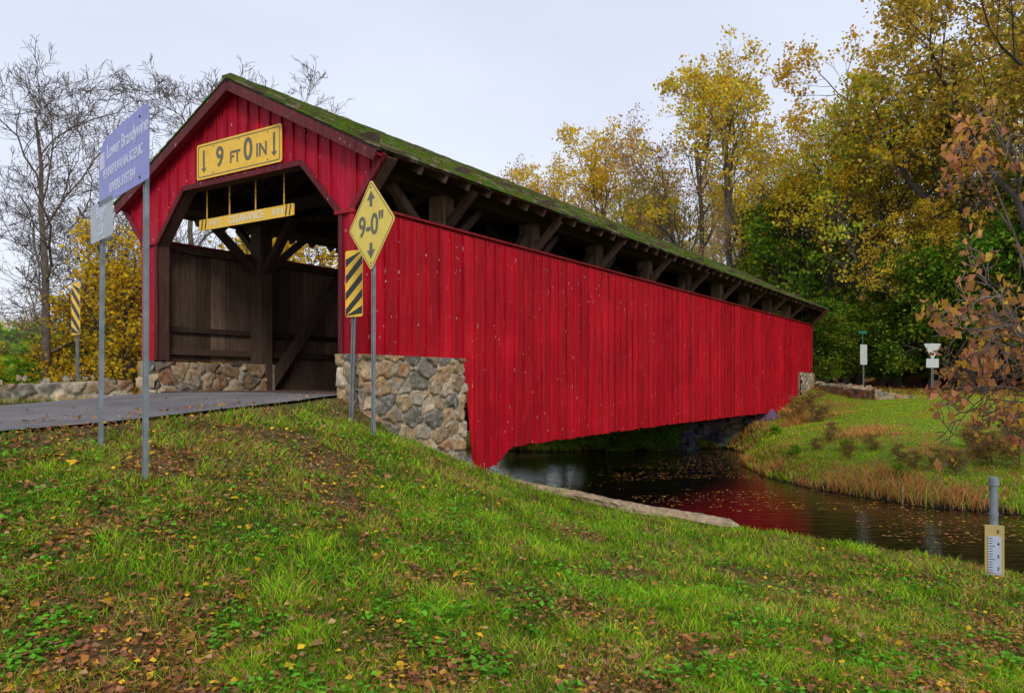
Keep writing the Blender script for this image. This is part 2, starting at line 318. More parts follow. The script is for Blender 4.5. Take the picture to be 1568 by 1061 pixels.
def gable(s0,sg):
    brk=[-.64,0,.2,1.05,4.05,TL,5.2,5.84]
    def zlow(t):
        if t<0: return 2.55+(-t)/.64*.72
        if t<.2: return 2.5
        if t<1.05: return 2.5+(t-.2)/.85*.9
        if t<4.05: return 3.4
        if t<TL: return 3.4-(t-4.05)/(TL-4.05)*.9
        if t<5.2: return 2.5
        return 2.55+(t-5.2)/.64*.72
    ts2=sorted(set(brk+[2.6]+[round(-.64+i*.27,3) for i in range(25)]))
    for a,b in zip(ts2[:-1],ts2[1:]):
        if b-a<.012: continue
        lo_a,lo_b=zlow(a+1e-4),zlow(b-1e-4); c=rc(); c=(c[0]*.92,c[1]*1.2,c[2]*1.8)
        ha,hb=zroof(a)-.09,zroof(b)-.09
        if (a>=-1e-6 and b<=.2+1e-6) or (a>=TL-1e-6 and b<=5.2+1e-6): lo_a=lo_b=.43
        mb.hexa([(s0,a,lo_a),(s0,b,lo_b),(s0+sg*.025,b,lo_b),(s0+sg*.025,a,lo_a)],[(s0,a,ha),(s0,b,hb),(s0+sg*.025,b,hb),(s0+sg*.025,a,ha)],0,c)
        mb.hexa([(s0-sg*.003,a,lo_a),(s0-sg*.003,b,lo_b),(s0-sg*.025,b,lo_b),(s0-sg*.025,a,lo_a)],[(s0-sg*.003,a,ha),(s0-sg*.003,b,hb),(s0-sg*.025,b,hb),(s0-sg*.025,a,ha)],1,wc())
    for i in range(1,24):
        t=-.64+i*.27; z0=zlow(t)+.02
        if 0<t<.2 or TL<t<5.2: continue
        mb.box(*sorted((s0+sg*.02,s0+sg*.055)),t-.022,t+.022,z0,zroof(t)-.12,0,tuple(x*.8 for x in rc()))
    prof=[(.2,.43),(.2,2.5),(1.05,3.4),(4.05,3.4),(TL,2.5),(TL,.43)]
    for (a,za),(b,zb_) in zip(prof[:-1],prof[1:]):
        mb.beam((s0-sg*.11,a,za),(s0-sg*.11,b,zb_),.20,.05,1,(.09,.045,.035))
        mb.beam((s0+sg*.042,a,za),(s0+sg*.042,b,zb_),.03,.09,0,(.16,.022,.026))
    for tt_ in (-.02,5.22): mb.box(*sorted((s0-sg*.02,s0+sg*.06)),tt_-.04,tt_+.05,.43,2.55,0,(.55,.02,.035))
    for a,b in ((-.66,.0),(5.86,5.2)):
        mb.beam((s0+sg*.04,a,3.27),(s0+sg*.04,b,2.53),.05,.10,0,(.25,.02,.03))
        mb.beam((s0-sg*.12,a,3.24),(s0-sg*.12,b,2.5),.2,.05,1,(.09,.05,.035))
    mb.box(*sorted((s0+sg*.03,s0+sg*.08)),-.09,.3,2.5,2.56,0,(.45,.02,.03)); mb.box(*sorted((s0+sg*.03,s0+sg*.08)),TL-.05,5.29,2.5,2.56,0,(.45,.02,.03))
    for sd in (-1,1):
        tE=Wb/2+sd*OV
        mb.beam((s0+sg*.22,Wb/2,ZR-.13),(s0+sg*.22,tE,ZR-OV*SL-.13),.035,.15,0,(.16,.03,.035))
        mb.beam((s0+sg*.12,Wb/2,ZR-.10),(s0+sg*.12,tE,ZR-OV*SL-.10),.17,.03,0,(.5,.03,.05))
gable(0,-1); gable(Lb,1)
mb.build('red_board_and_batten_siding',[RED,WOOD],BR,bevel=.003)
# roof
mb=MB()
for sd in (-1,1):
    nr=16; rw=OV/nr
    for r_ in range(nr):
        s=-.23-R.random()*.1
        d0=r_*rw; d1=(r_+1)*rw+.03
        while s<Lb+.22:
            w=R.uniform(.11,.26); a=max(s,-.24); b=min(s+w-.008,Lb+.23); s+=w
            if b-a<.03: continue
            h=R.uniform(.025,.055); e=R.uniform(-.02,.03)
            t0=Wb/2+sd*d0; t1=Wb/2+sd*(d1+e); z0=ZR-d0*SL+.004; z1=ZR-(d1+e)*SL
            m=R.random(); nn=math.sin(a*.9+sd)+math.sin(a*.37+2)*.7+(r_/nr-.5)*1.2
            if m<.5+.2*nn: c=(R.uniform(.06,.13),R.uniform(.11,.19),.015)
            elif m<.8: c=(.09,.075,.035)
            else: c=(.22,.18,.11)
            mb.add([(a,t0,z0-.01),(b,t0,z0-.01),(b,t1,z1+.002),(a,t1,z1+.002),(a,t0,z0+.012),(b,t0,z0+.012),(b,t1,z1+h),(a,t1,z1+h)],[(4,5,6,7),(2,3,7,6),(1,2,6,5),(3,0,4,7)],0,c)
    tE=Wb/2+sd*OV
    mb.hexa([(-.22,Wb/2,ZR-.04),(Lb+.22,Wb/2,ZR-.04),(Lb+.22,tE,ZR-OV*SL-.04),(-.22,tE,ZR-OV*SL-.04)],[(-.22,Wb/2,ZR-.01),(Lb+.22,Wb/2,ZR-.01),(Lb+.22,tE,ZR-OV*SL-.01),(-.22,tE,ZR-OV*SL-.01)],1,(.07,.05,.04))
    for i in range(48):
        s=.25+i*.6
        if s>Lb: break
        mb.beam((s,Wb/2,ZR-.12),(s,tE-sd*.05,ZR-(OV-.05)*SL-.12),.07,.14,1,wc(1.2))
    for k_ in range(9):
        d0=.35+k_*.34
        mb.beam((-.2,Wb/2+sd*d0,ZR-d0*SL-.06),(Lb+.2,Wb/2+sd*d0,ZR-d0*SL-.06),.08,.03,1,wc(1))
s=-.24
while s<Lb+.2:
    mb.box(s,min(s+.3,Lb+.23),Wb/2-.11,Wb/2+.11,ZR-.02,ZR+.03+R.uniform(0,.015),0,(.10,.12,.03)); s+=.305
mb.build('mossy_shingle_roof',[SHING,WOOD],BR)
n=22000; sx=rng.uniform(-.2,Lb+.2,n); d=rng.uniform(0,OV,n); sd=rng.choice([-1,1],n); keep=fbm(sx,d*sd,1.3,3)>.48; sx,d,sd=sx[keep],d[keep],sd[keep]; n=len(sx)
base=np.stack([sx,Wb/2+sd*d,ZR-d*SL+.02],1); a=rng.uniform(0,6.28,n); w=np.stack([np.cos(a),np.sin(a),a*0],1)*.022; h=rng.uniform(.02,.05,n)
V=np.stack([base-w,base+w,base+np.stack([rng.normal(0,.015,n),rng.normal(0,.015,n),h],1)],1).reshape(-1,3)
c=np.array([.13,.20,.015])*rng.uniform(.5,1.5,(n,1)); link(bpy.data.objects.new('roof_moss',np_mesh('roof_moss',V,np.arange(3*n).reshape(-1,3),c,[GRASSM])),BR)
# trusses, ties, floor
mb=MB(); posts=[2.37+2.86*k for k in range(9)]
for t in (.24,Wb-.24):
    inn=1 if t<1 else -1
    for s in (.11,Lb-.11): mb.box(s-.07,s+.07,*((.03,.22) if inn>0 else (TL+.02,5.17)),-.2,3.25,0,wc(1.))
    for s in posts:
        b_=wc(2.4) if inn>0 else wc(1.1)
        mb.box(s-.15,s+.15,t-.17,t+.15,-.5,3.25,0,b_)
        mb.beam((s,t+inn*.14,2.3),(s,t+inn*1.0,3.32),.16,.14,0,wc(1.))
        mb.beam((s,t-inn*.12,2.68),(s,t-inn*.72,3.25),.14,.12,0,wc(1.3))
    mb.box(0,Lb,t-.2,t+.16,3.22,3.46,0,wc(1)); mb.box(0.3,Lb-.3,t-.12,t+.10,-.42,-.145,0,wc(.8))
    for a,b in zip(posts[:-1],posts[1:]):
        if (a+b)/2<Lb/2: p,q=(a+.15,t,-.1),(b-.15,t,2.95)
        else: p,q=(b-.15,t,-.1),(a+.15,t,2.95)
        mb.beam(p,q,.16,.2,0,wc(1.2))
        mb.beam((a+.15,t+inn*.05,2.35),(a+1.2,t+inn*.05,3.2),.1,.14,0,wc(1.2))
    mb.beam((posts[0]-.15,t,2.3),(posts[0]-1.3,t,3.2),.12,.15,0,wc(1.2))
for s in posts+[.15,Lb-.15]: mb.box(s-.12,s+.12,-.3,Wb+.3,3.47,3.66,0,wc(1.))
for a,b in zip(posts[:-1],posts[1:]):
    mb.beam((a,.4,3.4),(b,Wb-.4,3.4),.12,.12,0,wc(.9)); mb.beam((b,.4,3.38),(a,Wb-.4,3.38),.12,.12,0,wc(.9))
for i in range(20): t=.03+i*.257; mb.box(0,Lb,t,t+.25,-.2,-.13+R.uniform(-.004,.004),0,wc(1.6))
for i in range(26): s=2.9+i; mb.box(s,s+.2,.05,Wb-.05,-.5,-.22,0,wc(.8))
for t in (.5,1.6,2.6,3.6,4.7): mb.box(2.4,Lb-2.3,t-.12,t+.12,-.85,-.52,0,wc(.8))
mb.build('timber_trusses_and_deck',[WOOD],BR,bevel=.006)
# ------------------------------------------------------------------ signs
def text(body,size,parent,x,z,y,mat,name='lettering',align='CENTER',sx=1.,rot=0,fat=.004):
    cu=bpy.data.curves.new('t','FONT'); cu.body=body; cu.size=size; cu.align_x=align; cu.align_y='CENTER'; cu.extrude=.001; cu.offset=fat*size/.2
    o=bpy.data.objects.new('t',cu); COL.objects.link(o); bpy.context.view_layer.update()
    me=bpy.data.meshes.new_from_object(o); bpy.data.objects.remove(o); me.materials.clear(); me.materials.append(mat)
    p=bpy.data.objects.new(name,me); p.location=(x,y,z); p.rotation_euler=(math.pi/2,rot,0); p.scale=(sx,1,1); return link(p,parent)
def rrect(w,h,r=.04,n=4):
    out=[]
    for cx,cz,a0 in ((w/2-r,h/2-r,0),(-w/2+r,h/2-r,90),(-w/2+r,-h/2+r,180),(w/2-r,-h/2+r,270)):
        for i in range(n+1): a=math.radians(a0+90*i/n); out.append((cx+r*math.cos(a),0,cz+r*math.sin(a)))
    return out
def rotp(pts,ang): c,s=math.cos(ang),math.sin(ang); return [(x*c-z*s,y,x*s+z*c) for x,y,z in pts]
def sh(pts,dx=0,dy=0,dz=0): return [(x+dx,y+dy,z+dz) for x,y,z in pts]
def plate(parent,pts,mat,th=.004,name='panel',y=0):
    m=MB(); m.prism(sh(pts,0,y,0),(0,th,0)); return m.build(name,[mat],parent)
def arrow(parent,x,z,h,w,up,mat,y):
    s=1 if up else -1
    p=[(0,s*h/2),(w/2,s*(h/2-w*.55)),(w*.17,s*(h/2-w*.55)),(w*.17,-s*h/2),(-w*.17,-s*h/2),(-w*.17,s*(h/2-w*.55)),(-w/2,s*(h/2-w*.55))]
    plate(parent,[(x+a,0,z+b) for a,b in p],mat,.002,'arrow',y)
def upost(parent,p,q,w=.055,name='post'):
    m=MB(); p=Vector(p);q=Vector(q); d=q-p
    prof=[(-w/2,-.012),(-w/2+.012,-.012),(-w/4,.018),(w/4,.018),(w/2-.012,-.012),(w/2,-.012),(w/2,-.006),(w/4+.004,.024),(-w/4-.004,.024),(-w/2,-.006)]
    m.prism([(p.x+a,p.y+b,p.z) for a,b in prof],d,0,(1,1,1))
    L=d.length; k=int(L/.05)
    for i in range(1,k):
        c=p+d*(i/k); m.add([(c.x-.009,c.y+.0165,c.z-.011),(c.x+.009,c.y+.0165,c.z-.011),(c.x+.009,c.y+.0165,c.z+.011),(c.x-.009,c.y+.0165,c.z+.011)],[(0,1,2,3)],1)
    return m.build(name,[STEEL,HOLE],parent)
def bolts(parent,pts,y):
    m=MB()
    for x,z in pts: m.cyl((x,y,z),(x,y-.006,z),.011,8)
    m.build('bolts',[HOLE],parent)
def W(px,D,py=None): return ((px-784)/F0*D,D,None if py is None else (HZ-py)/F0*D)
sg=empty('bridge_height_sign',(-.075,2.53,3.77),-math.pi/2,BR)
plate(sg,rrect(2.15,.60),YEL,.012,'panel',0)
m=MB(); o_=rrect(2.07,.53,.035); i_=rrect(2.04,.50,.03)
m.add(sh(o_,0,-.003,0)+sh(i_,0,-.003,0),[(k,(k+1)%20,20+(k+1)%20,20+k) for k in range(20)]); m.build('border',[GRYL],sg)
text('9',.46,sg,-.45,0,-.004,GRYL,sx=.9); text('FT',.27,sg,-.06,-.05,-.004,GRYL,sx=.95); text('0',.50,sg,.27,.01,-.004,GRYL,sx=.9); text('IN',.30,sg,.60,-.04,-.004,GRYL,sx=.9)
arrow(sg,-.88,0,.38,.14,False,GRYL,-.004); arrow(sg,.90,0,.38,.14,False,GRYL,-.004)
bolts(sg,[(-.62,.22),(.75,.22),(-.62,-.22),(.75,-.22),(.05,.23)],-.001)
hs=empty('hanging_clearance_sign',(.25,2.78,2.80),-math.pi/2,BR)
plate(hs,rrect(2.45,.19,.02),YEL,.02); text('CLEARANCE',.17,hs,.05,0,-.004,CREAM,sx=.95); text('9 FT',.15,hs,-.78,0,-.004,CREAM); text('0 IN',.15,hs,.85,0,-.004,CREAM)
m=MB()
for x in (-1.0,-.38,.3,1.0):
    for i in range(14):
        z=.09+i*.045; m.box(x-.011 if i%2 else x-.004,x+.011 if i%2 else x+.004,-.004 if i%2 else -.011,.004 if i%2 else .011,z,z+.052)
m.build('chains',[YEL],hs)
for i in (-1.14,-1.04,1.05,1.14): plate(hs,sh([(-.03,0,-.085),(0,0,-.085),(.03,0,.085),(0,0,.085)],i,0,0),BLK,.002,'stripe',-.003)
bx,by,_=W(569,9.9); g0=gz(bx,by); dn=empty('low_clearance_sign',(bx,by,0),-math.radians(50))
upost(dn,(0,.02,g0-.3),(.01,.02,(HZ-300)/F0*9.9))
zc=(HZ-345)/F0*9.9
plate(dn,sh(rotp(rrect(.81,.81,.05),math.pi/4),0,0,zc),YELP,.004,'panel',-.008)
a_=sh(rotp(rrect(.77,.77,.045),math.pi/4),0,-.0105,zc); b_=sh(rotp(rrect(.75,.75,.04),math.pi/4),0,-.0105,zc)
m=MB(); m.add(a_+b_,[(k,(k+1)%20,20+(k+1)%20,20+k) for k in range(20)]); m.build('border',[GRYL],dn)
text('9-0"',.36,dn,.0,zc-.01,-.011,GRYL,sx=1.02); arrow(dn,0,zc+.33,.20,.20,True,GRYL,-.0105); arrow(dn,0,zc-.32,.20,.20,False,GRYL,-.0105)
bolts(dn,[(0,zc+.47),(0,zc-.47)],-.009)
def marker(base,topc,ang,h,w,lean=(0,0),flip=1):
    e=empty('object_marker_sign',(base[0],base[1],0),ang)
    upost(e,(0,.02,base[2]-.3),(lean[0],.02,topc+h*.35))
    plate(e,sh(rrect(w,h,.03),lean[0],0,topc),YEL,.004,'panel',-.012)
    n=5
    for k in range(-1,n):
        zlo=-h/2+k*h/(n-1)*1.0; st=h/(n-1)*.48
        p=[(-w/2+.008,zlo if flip>0 else zlo+w*.9),(w/2-.008,zlo+w*.9 if flip>0 else zlo),(w/2-.008,(zlo+w*.9 if flip>0 else zlo)+st),(-w/2+.008,(zlo if flip>0 else zlo+w*.9)+st)]
        p=[(x,max(-h/2+.012,min(h/2-.012,z))) for x,z in p]
        if max(z for _,z in p)-min(z for _,z in p)<.02: continue
        plate(e,[(x+lean[0],0,z+topc) for x,z in p],BLK,.001,'stripe',-.0145)
    return e
x,y,_=W(535,10.9); marker((x,y,gz(x,y)),(HZ-435)/F0*10.9,-math.radians(28),.91,.30,(.09,0))
x,y,_=W(116,13.8); marker((x,y,gz(x,y)),(HZ-473)/F0*13.8,-math.radians(35),.91,.30,(.02,0),-1)
A=np.array([-3.04,6.5]); B=np.array([-3.93,7.5]); ang=math.atan2(A[1]-B[1],A[0]-B[0]); sc=empty('scenic_river_sign',(A[0],A[1],0),ang)
dAB=float(np.hypot(*(A-B)))
upost(sc,(0,.02,gz(*A)-.3),(.03,.02,2.23)); upost(sc,(-dAB,.02,gz(*B)-.3),(-dAB+.10,.02,2.2))
w=1.45; h=.60; cx=-dAB/2+.15
prof=[(-w/2,0,-h/2),(w/2,0,-h/2),(w/2,0,h/2),(w/2-.06,0,h/2+.015)]+[(w/2-.1-(w-.25)*i/8,0,h/2+.02-.03*(i/8)**3) for i in range(9)]+[(-w/2+.06,0,h/2-.07),(-w/2,0,h/2-.16)]
plate(sc,sh(prof,cx,0,1.95),BLUE,.005,'panel',-.012)
text('Lower Brandywine',.17,sc,cx+.13,2.10,-.0135,WHT,sx=.9); text('PENNSYLVANIA SCENIC',.125,sc,cx,1.92,-.0135,WHT,sx=.87); text('RIVERS SYSTEM',.125,sc,cx,1.76,-.0135,WHT,sx=.9)
plate(sc,sh(rrect(.15,.15,.02),cx-.61,0,2.06),WHT,.001,'emblem',-.0135)
bolts(sc,[(cx+.5,2.2),(cx+.5,1.70),(-dAB+.09,1.7)],-.013)
pz=(HZ-342)/F0*7.5
plate(sc,sh(rrect(.74,.36,.03),-dAB+.17,0,pz),PALE,.004,'plaque',-.012)
text('Begin',.15,sc,-dAB+.17,pz+.08,-.014,WHT); text('2.0',.13,sc,-dAB+.17,pz-.09,-.014,WHT)
x,y,_=W(1523,8.95); g0=gz(x,y); ge=empty('stream_gauge_post',(x,y,0),-math.radians(25))
m=MB(); m.box(-.095,.095,0,.045,g0-.3,-1.60,1); m.cyl((0,.075,g0),(0,.075,-1.13),.045,16,0); m.cyl((0,.075,-1.15),(0,.075,-1.06),.058,16,0,r2=.05)
m.cyl((0,.075,-1.5),(0,.075,-1.46),.05,16,0)
m.box(-.065,.065,-.008,-.001,g0+.05,-1.72,2)
for i in range(int((-1.72-g0-.06)/.03)):
    z=g0+.07+i*.03; m.box(-.06,-.02 if i%5 else .0,-.0105,-.009,z,z+.008,3)
m.build('gauge_parts',[STEEL,PINE,GAUGE,BLK],ge,bevel=.003)
for i in range(4): text(str(2+i),.05,ge,.035,g0+.12+i*.14,-.0105,BLK)
x,y,_=W(1321,31.5); e=empty('road_sign',(x,y,0),math.radians(30)); g0=gz(x,y); upost(e,(0,-.03,g0-.2),(0,-.03,(HZ-530)/F0*31.5),.07); plate(e,sh(rrect(.42,.80,.04),.0,0,(HZ-543)/F0*31.5),SIGNBACK,.01,'panel',-.045)
m=MB(); m.cyl((0,0,(HZ-530)/F0*31.5),(0,0,(HZ-505)/F0*31.5),.02,8); m.box(-.25,.25,-.01,.01,(HZ-511)/F0*31.5,(HZ-507)/F0*31.5); m.build('street_blade',[m_paint('green_blade',(.02,.16,.1))],e)
x,y,_=W(1428,29); e=empty('yield_sign',(x,y,0),math.radians(8)); g0=gz(x,y); upost(e,(0,.02,g0-.2),(0,.02,(HZ-525)/F0*29),.07)
zt=(HZ-526)/F0*29; zl=(HZ-549)/F0*29; plate(e,[(-.30,0,zt),(-.33,0,zt-.04),(-.04,0,zl),(.04,0,zl),(.33,0,zt-.04),(.30,0,zt)],SIGNBACK,.01); plate(e,sh(rrect(.50,.33,.03),0,0,(HZ-556)/F0*29),SIGNBACK,.01,'plaque')
# ------------------------------------------------------------------ walls, ledge, rocks
S=Stone()
def wallseg(p,q,zt0,zt1,hh,seed,res=.03,cell=(.4,.2)):
    p=np.array(p);q=np.array(q); d=q-p; L=np.hypot(*d); d=d/L; n=np.array([d[1],-d[0]])
    S.patch((p[0],p[1],zt0-hh),(d[0],d[1],(zt1-zt0)/L),L,hh,(n[0],n[1],0),seed=seed,res=res,cell=cell)
    k=int(L/.35)
    for i in range(k):
        a=p+d*(i*L/k+.0); S.patch((a[0]+n[0]*.05,a[1]+n[1]*.05,zt0+(zt1-zt0)*i/k-.01+.04*math.sin(i*2.3)),(-n[0],-n[1],0),.42,.06,(0,0,1),seed=seed+i+20,res=.06)
pa=C0+U*-9+Vd*6.2; pb=C0+U*-.1+Vd*5.5
wallseg(pa,pb,-.26,.08,.62,31)
S.build('low_stone_wall')
mb=MB()
def rock(mb,c,r,sc=(1,1,.7),col=(.3,.28,.25),seed=0):
    rr=random.Random(seed); n=9;m_=6; vs=[];fs=[]
    o1,o2=rr.uniform(0,9),rr.uniform(0,9); yaw=rr.uniform(0,3)
    for j in range(m_+1):
        ph=math.pi*j/m_
        for i in range(n):
            a=2*math.pi*i/n; k=1+.22*math.sin(3*a+o1+ph*2)+.15*math.sin(5*ph+o2+a)+rr.uniform(-.08,.08)
            X=math.sin(ph)*math.cos(a)*k*sc[0]*r;Y=math.sin(ph)*math.sin(a)*k*sc[1]*r
            vs.append((c[0]+X*math.cos(yaw)-Y*math.sin(yaw),c[1]+X*math.sin(yaw)+Y*math.cos(yaw),c[2]+math.cos(ph)*k*sc[2]*r))
    for j in range(m_):
        for i in range(n): fs.append((j*n+i,j*n+(i+1)%n,(j+1)*n+(i+1)%n,(j+1)*n+i))
    mb.add(vs,fs,0,col)
for i in range(70):
    t=R.random(); x=5.8+t*3.4+R.uniform(-.6,.6); y=29.3+t*1.2+R.uniform(-.5,1.5); rock(mb,(x,y,gz(x,y)+.05),R.uniform(.15,.5),(1.2,1,.7),tuple(v*R.uniform(.4,1.) for v in (.3,.28,.25)),i)
for i in range(50):
    t=R.random(); q=C0+U*(2.9+R.uniform(0,1.0))+Vd*(t*5); rock(mb,(q[0],q[1],gz(q[0],q[1])),R.uniform(.12,.3),(1.2,1,.6),tuple(v*R.uniform(.4,.8) for v in (.3,.28,.25)),i+100)
mb.build('stream_rocks',[STONE])
S=Stone(); q0=C0+U*(Lb+.2)+Vd*-.1; wallseg(q0,(13.6,29.6),.0,-.25,1.5,51,.05,(.45,.25)); wallseg((13.6,29.6),(15.2,29.2),-.25,-.5,1.,61,.05,(.45,.25)); S.build('stone_wing_wall')
nseg=60; m_=12; vs=[];fs=[]
LP=[(-.35,14.15,-1.72),(.6,13.62,-1.84),(1.5,13.1,-1.95),(2.4,12.6,-2.05),(3.45,12.0,-2.16)]
for j in range(nseg+1):
    t=j/nseg*(len(LP)-1); i=min(int(t),len(LP)-2); f=t-i; c=[LP[i][k]*(1-f)+LP[i+1][k]*f for k in range(3)]
    for k in range(m_):
        a=2*math.pi*k/m_; kk=1+.2*math.sin(k*2.1+j*.15)+R.uniform(-.10,.10); ww=.15+.03*math.sin(j*.37)
        end=1-.75*max(0,(j-nseg+2)/2.)
        vs.append((c[0]+math.cos(a)*ww*kk*.4*end,c[1]+math.cos(a)*ww*kk*end,c[2]+math.sin(a)*.08*kk*end))
for j in range(nseg):
    for k in range(m_): fs.append((j*m_+k,j*m_+(k+1)%m_,(j+1)*m_+(k+1)%m_,(j+1)*m_+k))
mb=MB(); mb.add(vs,fs,0,(.46,.34,.21)); mb.build('weathered_log',[m_attr('bleached_wood',.35,1.3,9,.9,.8,.02)])
# ------------------------------------------------------------------ trees
def leaves(P,s,r,flat=False,asp=.5):
    n=len(P); a=r.normal(0,1,(n,3)); 
    if flat: a[:,2]*=.25
    a/=np.linalg.norm(a,axis=1)[:,None]; b=np.cross(a,r.normal(0,1,(n,3)) if not flat else np.array([0,0,1.])+r.normal(0,.3,(n,3))); b/=np.linalg.norm(b,axis=1)[:,None]
    s=np.asarray(s)[:,None]/2; nn=np.cross(a,b)*s*.3
    V=np.stack([P+a*s+nn,P+b*s*asp*1.2,P-a*s+nn,P-b*s*asp*1.2],1).reshape(-1,3); return V,np.arange(4*n).reshape(-1,4)
def make_tree(name,seed,H,r0,kids,spread,leaf=0,lsize=.2,lspread=.4,cols=None,bark=(.10,.085,.07),trop=.12,first=.3,lenr=(.5,.75),wob=.22,drop=.12):
    rr=random.Random(seed); V=[];Fc=[];tips=[]
    lev_n=len(kids)
    def tube(pts,rad,n):
        b=len(V); 
        for i,(p,r) in enumerate(zip(pts,rad)):
            d=(pts[min(i+1,len(pts)-1)]-pts[max(i-1,0)]).normalized(); a=d.orthogonal().normalized(); c=d.cross(a)
            for k in range(n):
                an=2*math.pi*k/n; q=p+(a*math.cos(an)+c*math.sin(an))*r; V.append((q.x,q.y,q.z))
        for i in range(len(pts)-1):
            for k in range(n): Fc.append((b+i*n+k,b+i*n+(k+1)%n,b+(i+1)*n+(k+1)%n,b+(i+1)*n+k))
    def grow(p,d,L,r,lev):
        ns=(7,5,4,3,2,2)[lev]; pts=[p.copy()]; rad=[r]
        end=.35 if lev else .25
        ds=[d.copy()]
        for i in range(ns):
            w=wob*(.35 if lev==0 else 1)
            d=(d+Vector((rr.gauss(0,w),rr.gauss(0,w),rr.gauss(0,w)+trop*(0 if lev==0 else 1)))).normalized()
            p=p+d*(L/ns); pts.append(p.copy()); rad.append(r*(1-(1-end)*(i+1)/ns)); ds.append(d.copy())
        rad=[max(x,.008 if leaf else .0045) for x in rad]
        tube(pts,rad,(8,6,4,3,3,3)[lev])
        if lev>=lev_n: tips.append((pts[-1],pts[-2])); return
        if lev>=lev_n-1 : tips.append((pts[-1],pts[-2]))
        for k in range(kids[lev]):
            t=first+(1-first)*((k+rr.random())/kids[lev]) if lev==0 else .2+.8*((k+rr.random())/kids[lev])
            i=min(int(t*ns),ns-1); f=t*ns-i; q=pts[i].lerp(pts[i+1],f); dd=ds[i]
            a=dd.orthogonal().normalized(); a.rotate(Matrix.Rotation(rr.uniform(0,6.28),3,dd))
            an=rr.uniform(*spread); nd=(dd*math.cos(an)+a*math.sin(an)).normalized()
            k_=(1-.45*max(0,t-first)/(1-first)) if lev==0 else (1-.35*t)
            grow(q,nd,L*rr.uniform(*lenr)*k_*(.8 if lev==0 else 1),(rad[i]*(1-f)+rad[i+1]*f)*rr.uniform(.5,.75)*(1 if leaf else .85),lev+1)
    grow(Vector((0,0,-.3)),Vector((rr.uniform(-.06,.06),rr.uniform(-.06,.06),1)).normalized(),H*.72,r0,0)
    V=np.array(V);Fc=np.array(Fc); zmax=V[:,2].max(); k=H/zmax; V=V*np.array([1,1,k]); C=np.tile(np.array(bark),(len(Fc),1)); mi=np.zeros(len(Fc),int)
    if leaf:
        T=np.array([[*(a.lerp(b,.3))] for a,b in tips])*np.array([1,1,k]); r=np.random.default_rng(seed)
        keep=r.random(len(T))>drop; T=T[keep]; n=len(T)*leaf
        P=np.repeat(T,leaf,axis=0)+r.normal(0,lspread,(n,3))*np.array([1,1,.55])
        tc=np.repeat(r.integers(0,len(cols),len(T)),leaf); alt=r.integers(0,len(cols),n); tc=np.where(r.random(n)<.3,alt,tc)
        cc=np.array(cols)[tc]*r.uniform(.7,1.2,(n,1))*np.repeat(r.uniform(.75,1.12,(len(T),1)),leaf,axis=0)
        LV,LF=leaves(P,lsize*r.uniform(.55,1.25,n),r,asp=.62)
        Fc=np.concatenate([Fc,LF+len(V)]); V=np.concatenate([V,LV]); C=np.concatenate([C,np.clip(cc,0,.97)]); mi=np.concatenate([mi,np.ones(n,int)])
    me=np_mesh(name,V,Fc,C,[BARK,LEAF],mi); me['H']=H; return me
GOLD=[(.97,.68,.05),(.94,.64,.05),(.88,.70,.07),(.97,.58,.04)]; YG=[(.66,.70,.07),(.92,.70,.05),(.42,.54,.05),(.90,.66,.05)]; BRN=[(.60,.34,.06),(.72,.44,.07),(.44,.30,.06),(.34,.36,.05),(.88,.62,.07)]
GRN=[(.10,.24,.02),(.16,.33,.025),(.28,.44,.03),(.07,.16,.02)]
T={}
T['gold']=make_tree('t_gold',11,20,.32,(8,6,5,4),(.4,.95),8,.23,.25,GOLD,first=.33,drop=.28,bark=(.15,.125,.10))
T['gold2']=make_tree('t_gold2',12,20,.30,(7,6,5,4),(.4,.9),7,.23,.25,GOLD+YG[:2],first=.4,drop=.35,bark=(.17,.14,.11))
T['yg']=make_tree('t_yg',13,20,.34,(9,6,5,4),(.5,1.0),8,.24,.28,YG,first=.3,drop=.28,bark=(.13,.11,.09))
T['brown']=make_tree('t_brown',14,20,.38,(9,6,5,4),(.5,1.05),10,.23,.30,BRN,first=.22,bark=(.07,.06,.05),drop=.2)
T['green']=make_tree('t_green',15,10,.2,(10,6,5,4),(.6,1.2),9,.22,.28,GRN+[(.45,.44,.04)],first=.1)
T['lime']=make_tree('t_lime',17,3,.05,(12,6,5),(.6,1.2),9,.14,.15,[(.38,.62,.04),(.48,.68,.05),(.22,.44,.03)],first=.05)
T['sparse']=make_tree('t_sparse',16,20,.26,(8,6,5,4),(.45,.9),3,.20,.35,[(.65,.40,.11),(.75,.50,.10),(.60,.32,.18)],bark=(.30,.25,.21),first=.3)
T['bare']=make_tree('t_bare',21,11,.11,(11,7,5,4,3),(.45,1.0),0,bark=(.16,.125,.10),first=.08,trop=.10)
T['bare2']=make_tree('t_bare2',22,11,.10,(10,7,5,4,3),(.4,.95),0,bark=(.18,.145,.12),first=.06,trop=.13)
T['sap']=make_tree('t_sap',23,6,.07,(11,6,4,3),(.5,1.1),7,.12,.16,[(.95,.66,.03),(.93,.56,.03),(.80,.62,.05)],bark=(.07,.06,.05),first=.08,drop=.25)
T['orange']=make_tree('t_orange',24,6,.05,(12,6,4,2),(.5,1.2),4,.15,.09,[(.80,.38,.16),(.85,.46,.13),(.68,.32,.16),(.95,.60,.08)],bark=(.22,.18,.15),first=.12,trop=-.03,drop=.55)
T['rust']=make_tree('t_rust',25,3,.04,(12,6,4),(.5,1.2),6,.10,.12,[(.58,.27,.08),(.46,.22,.08),(.6,.42,.15),(.32,.36,.05)],bark=(.20,.15,.11),first=.05,drop=.2)
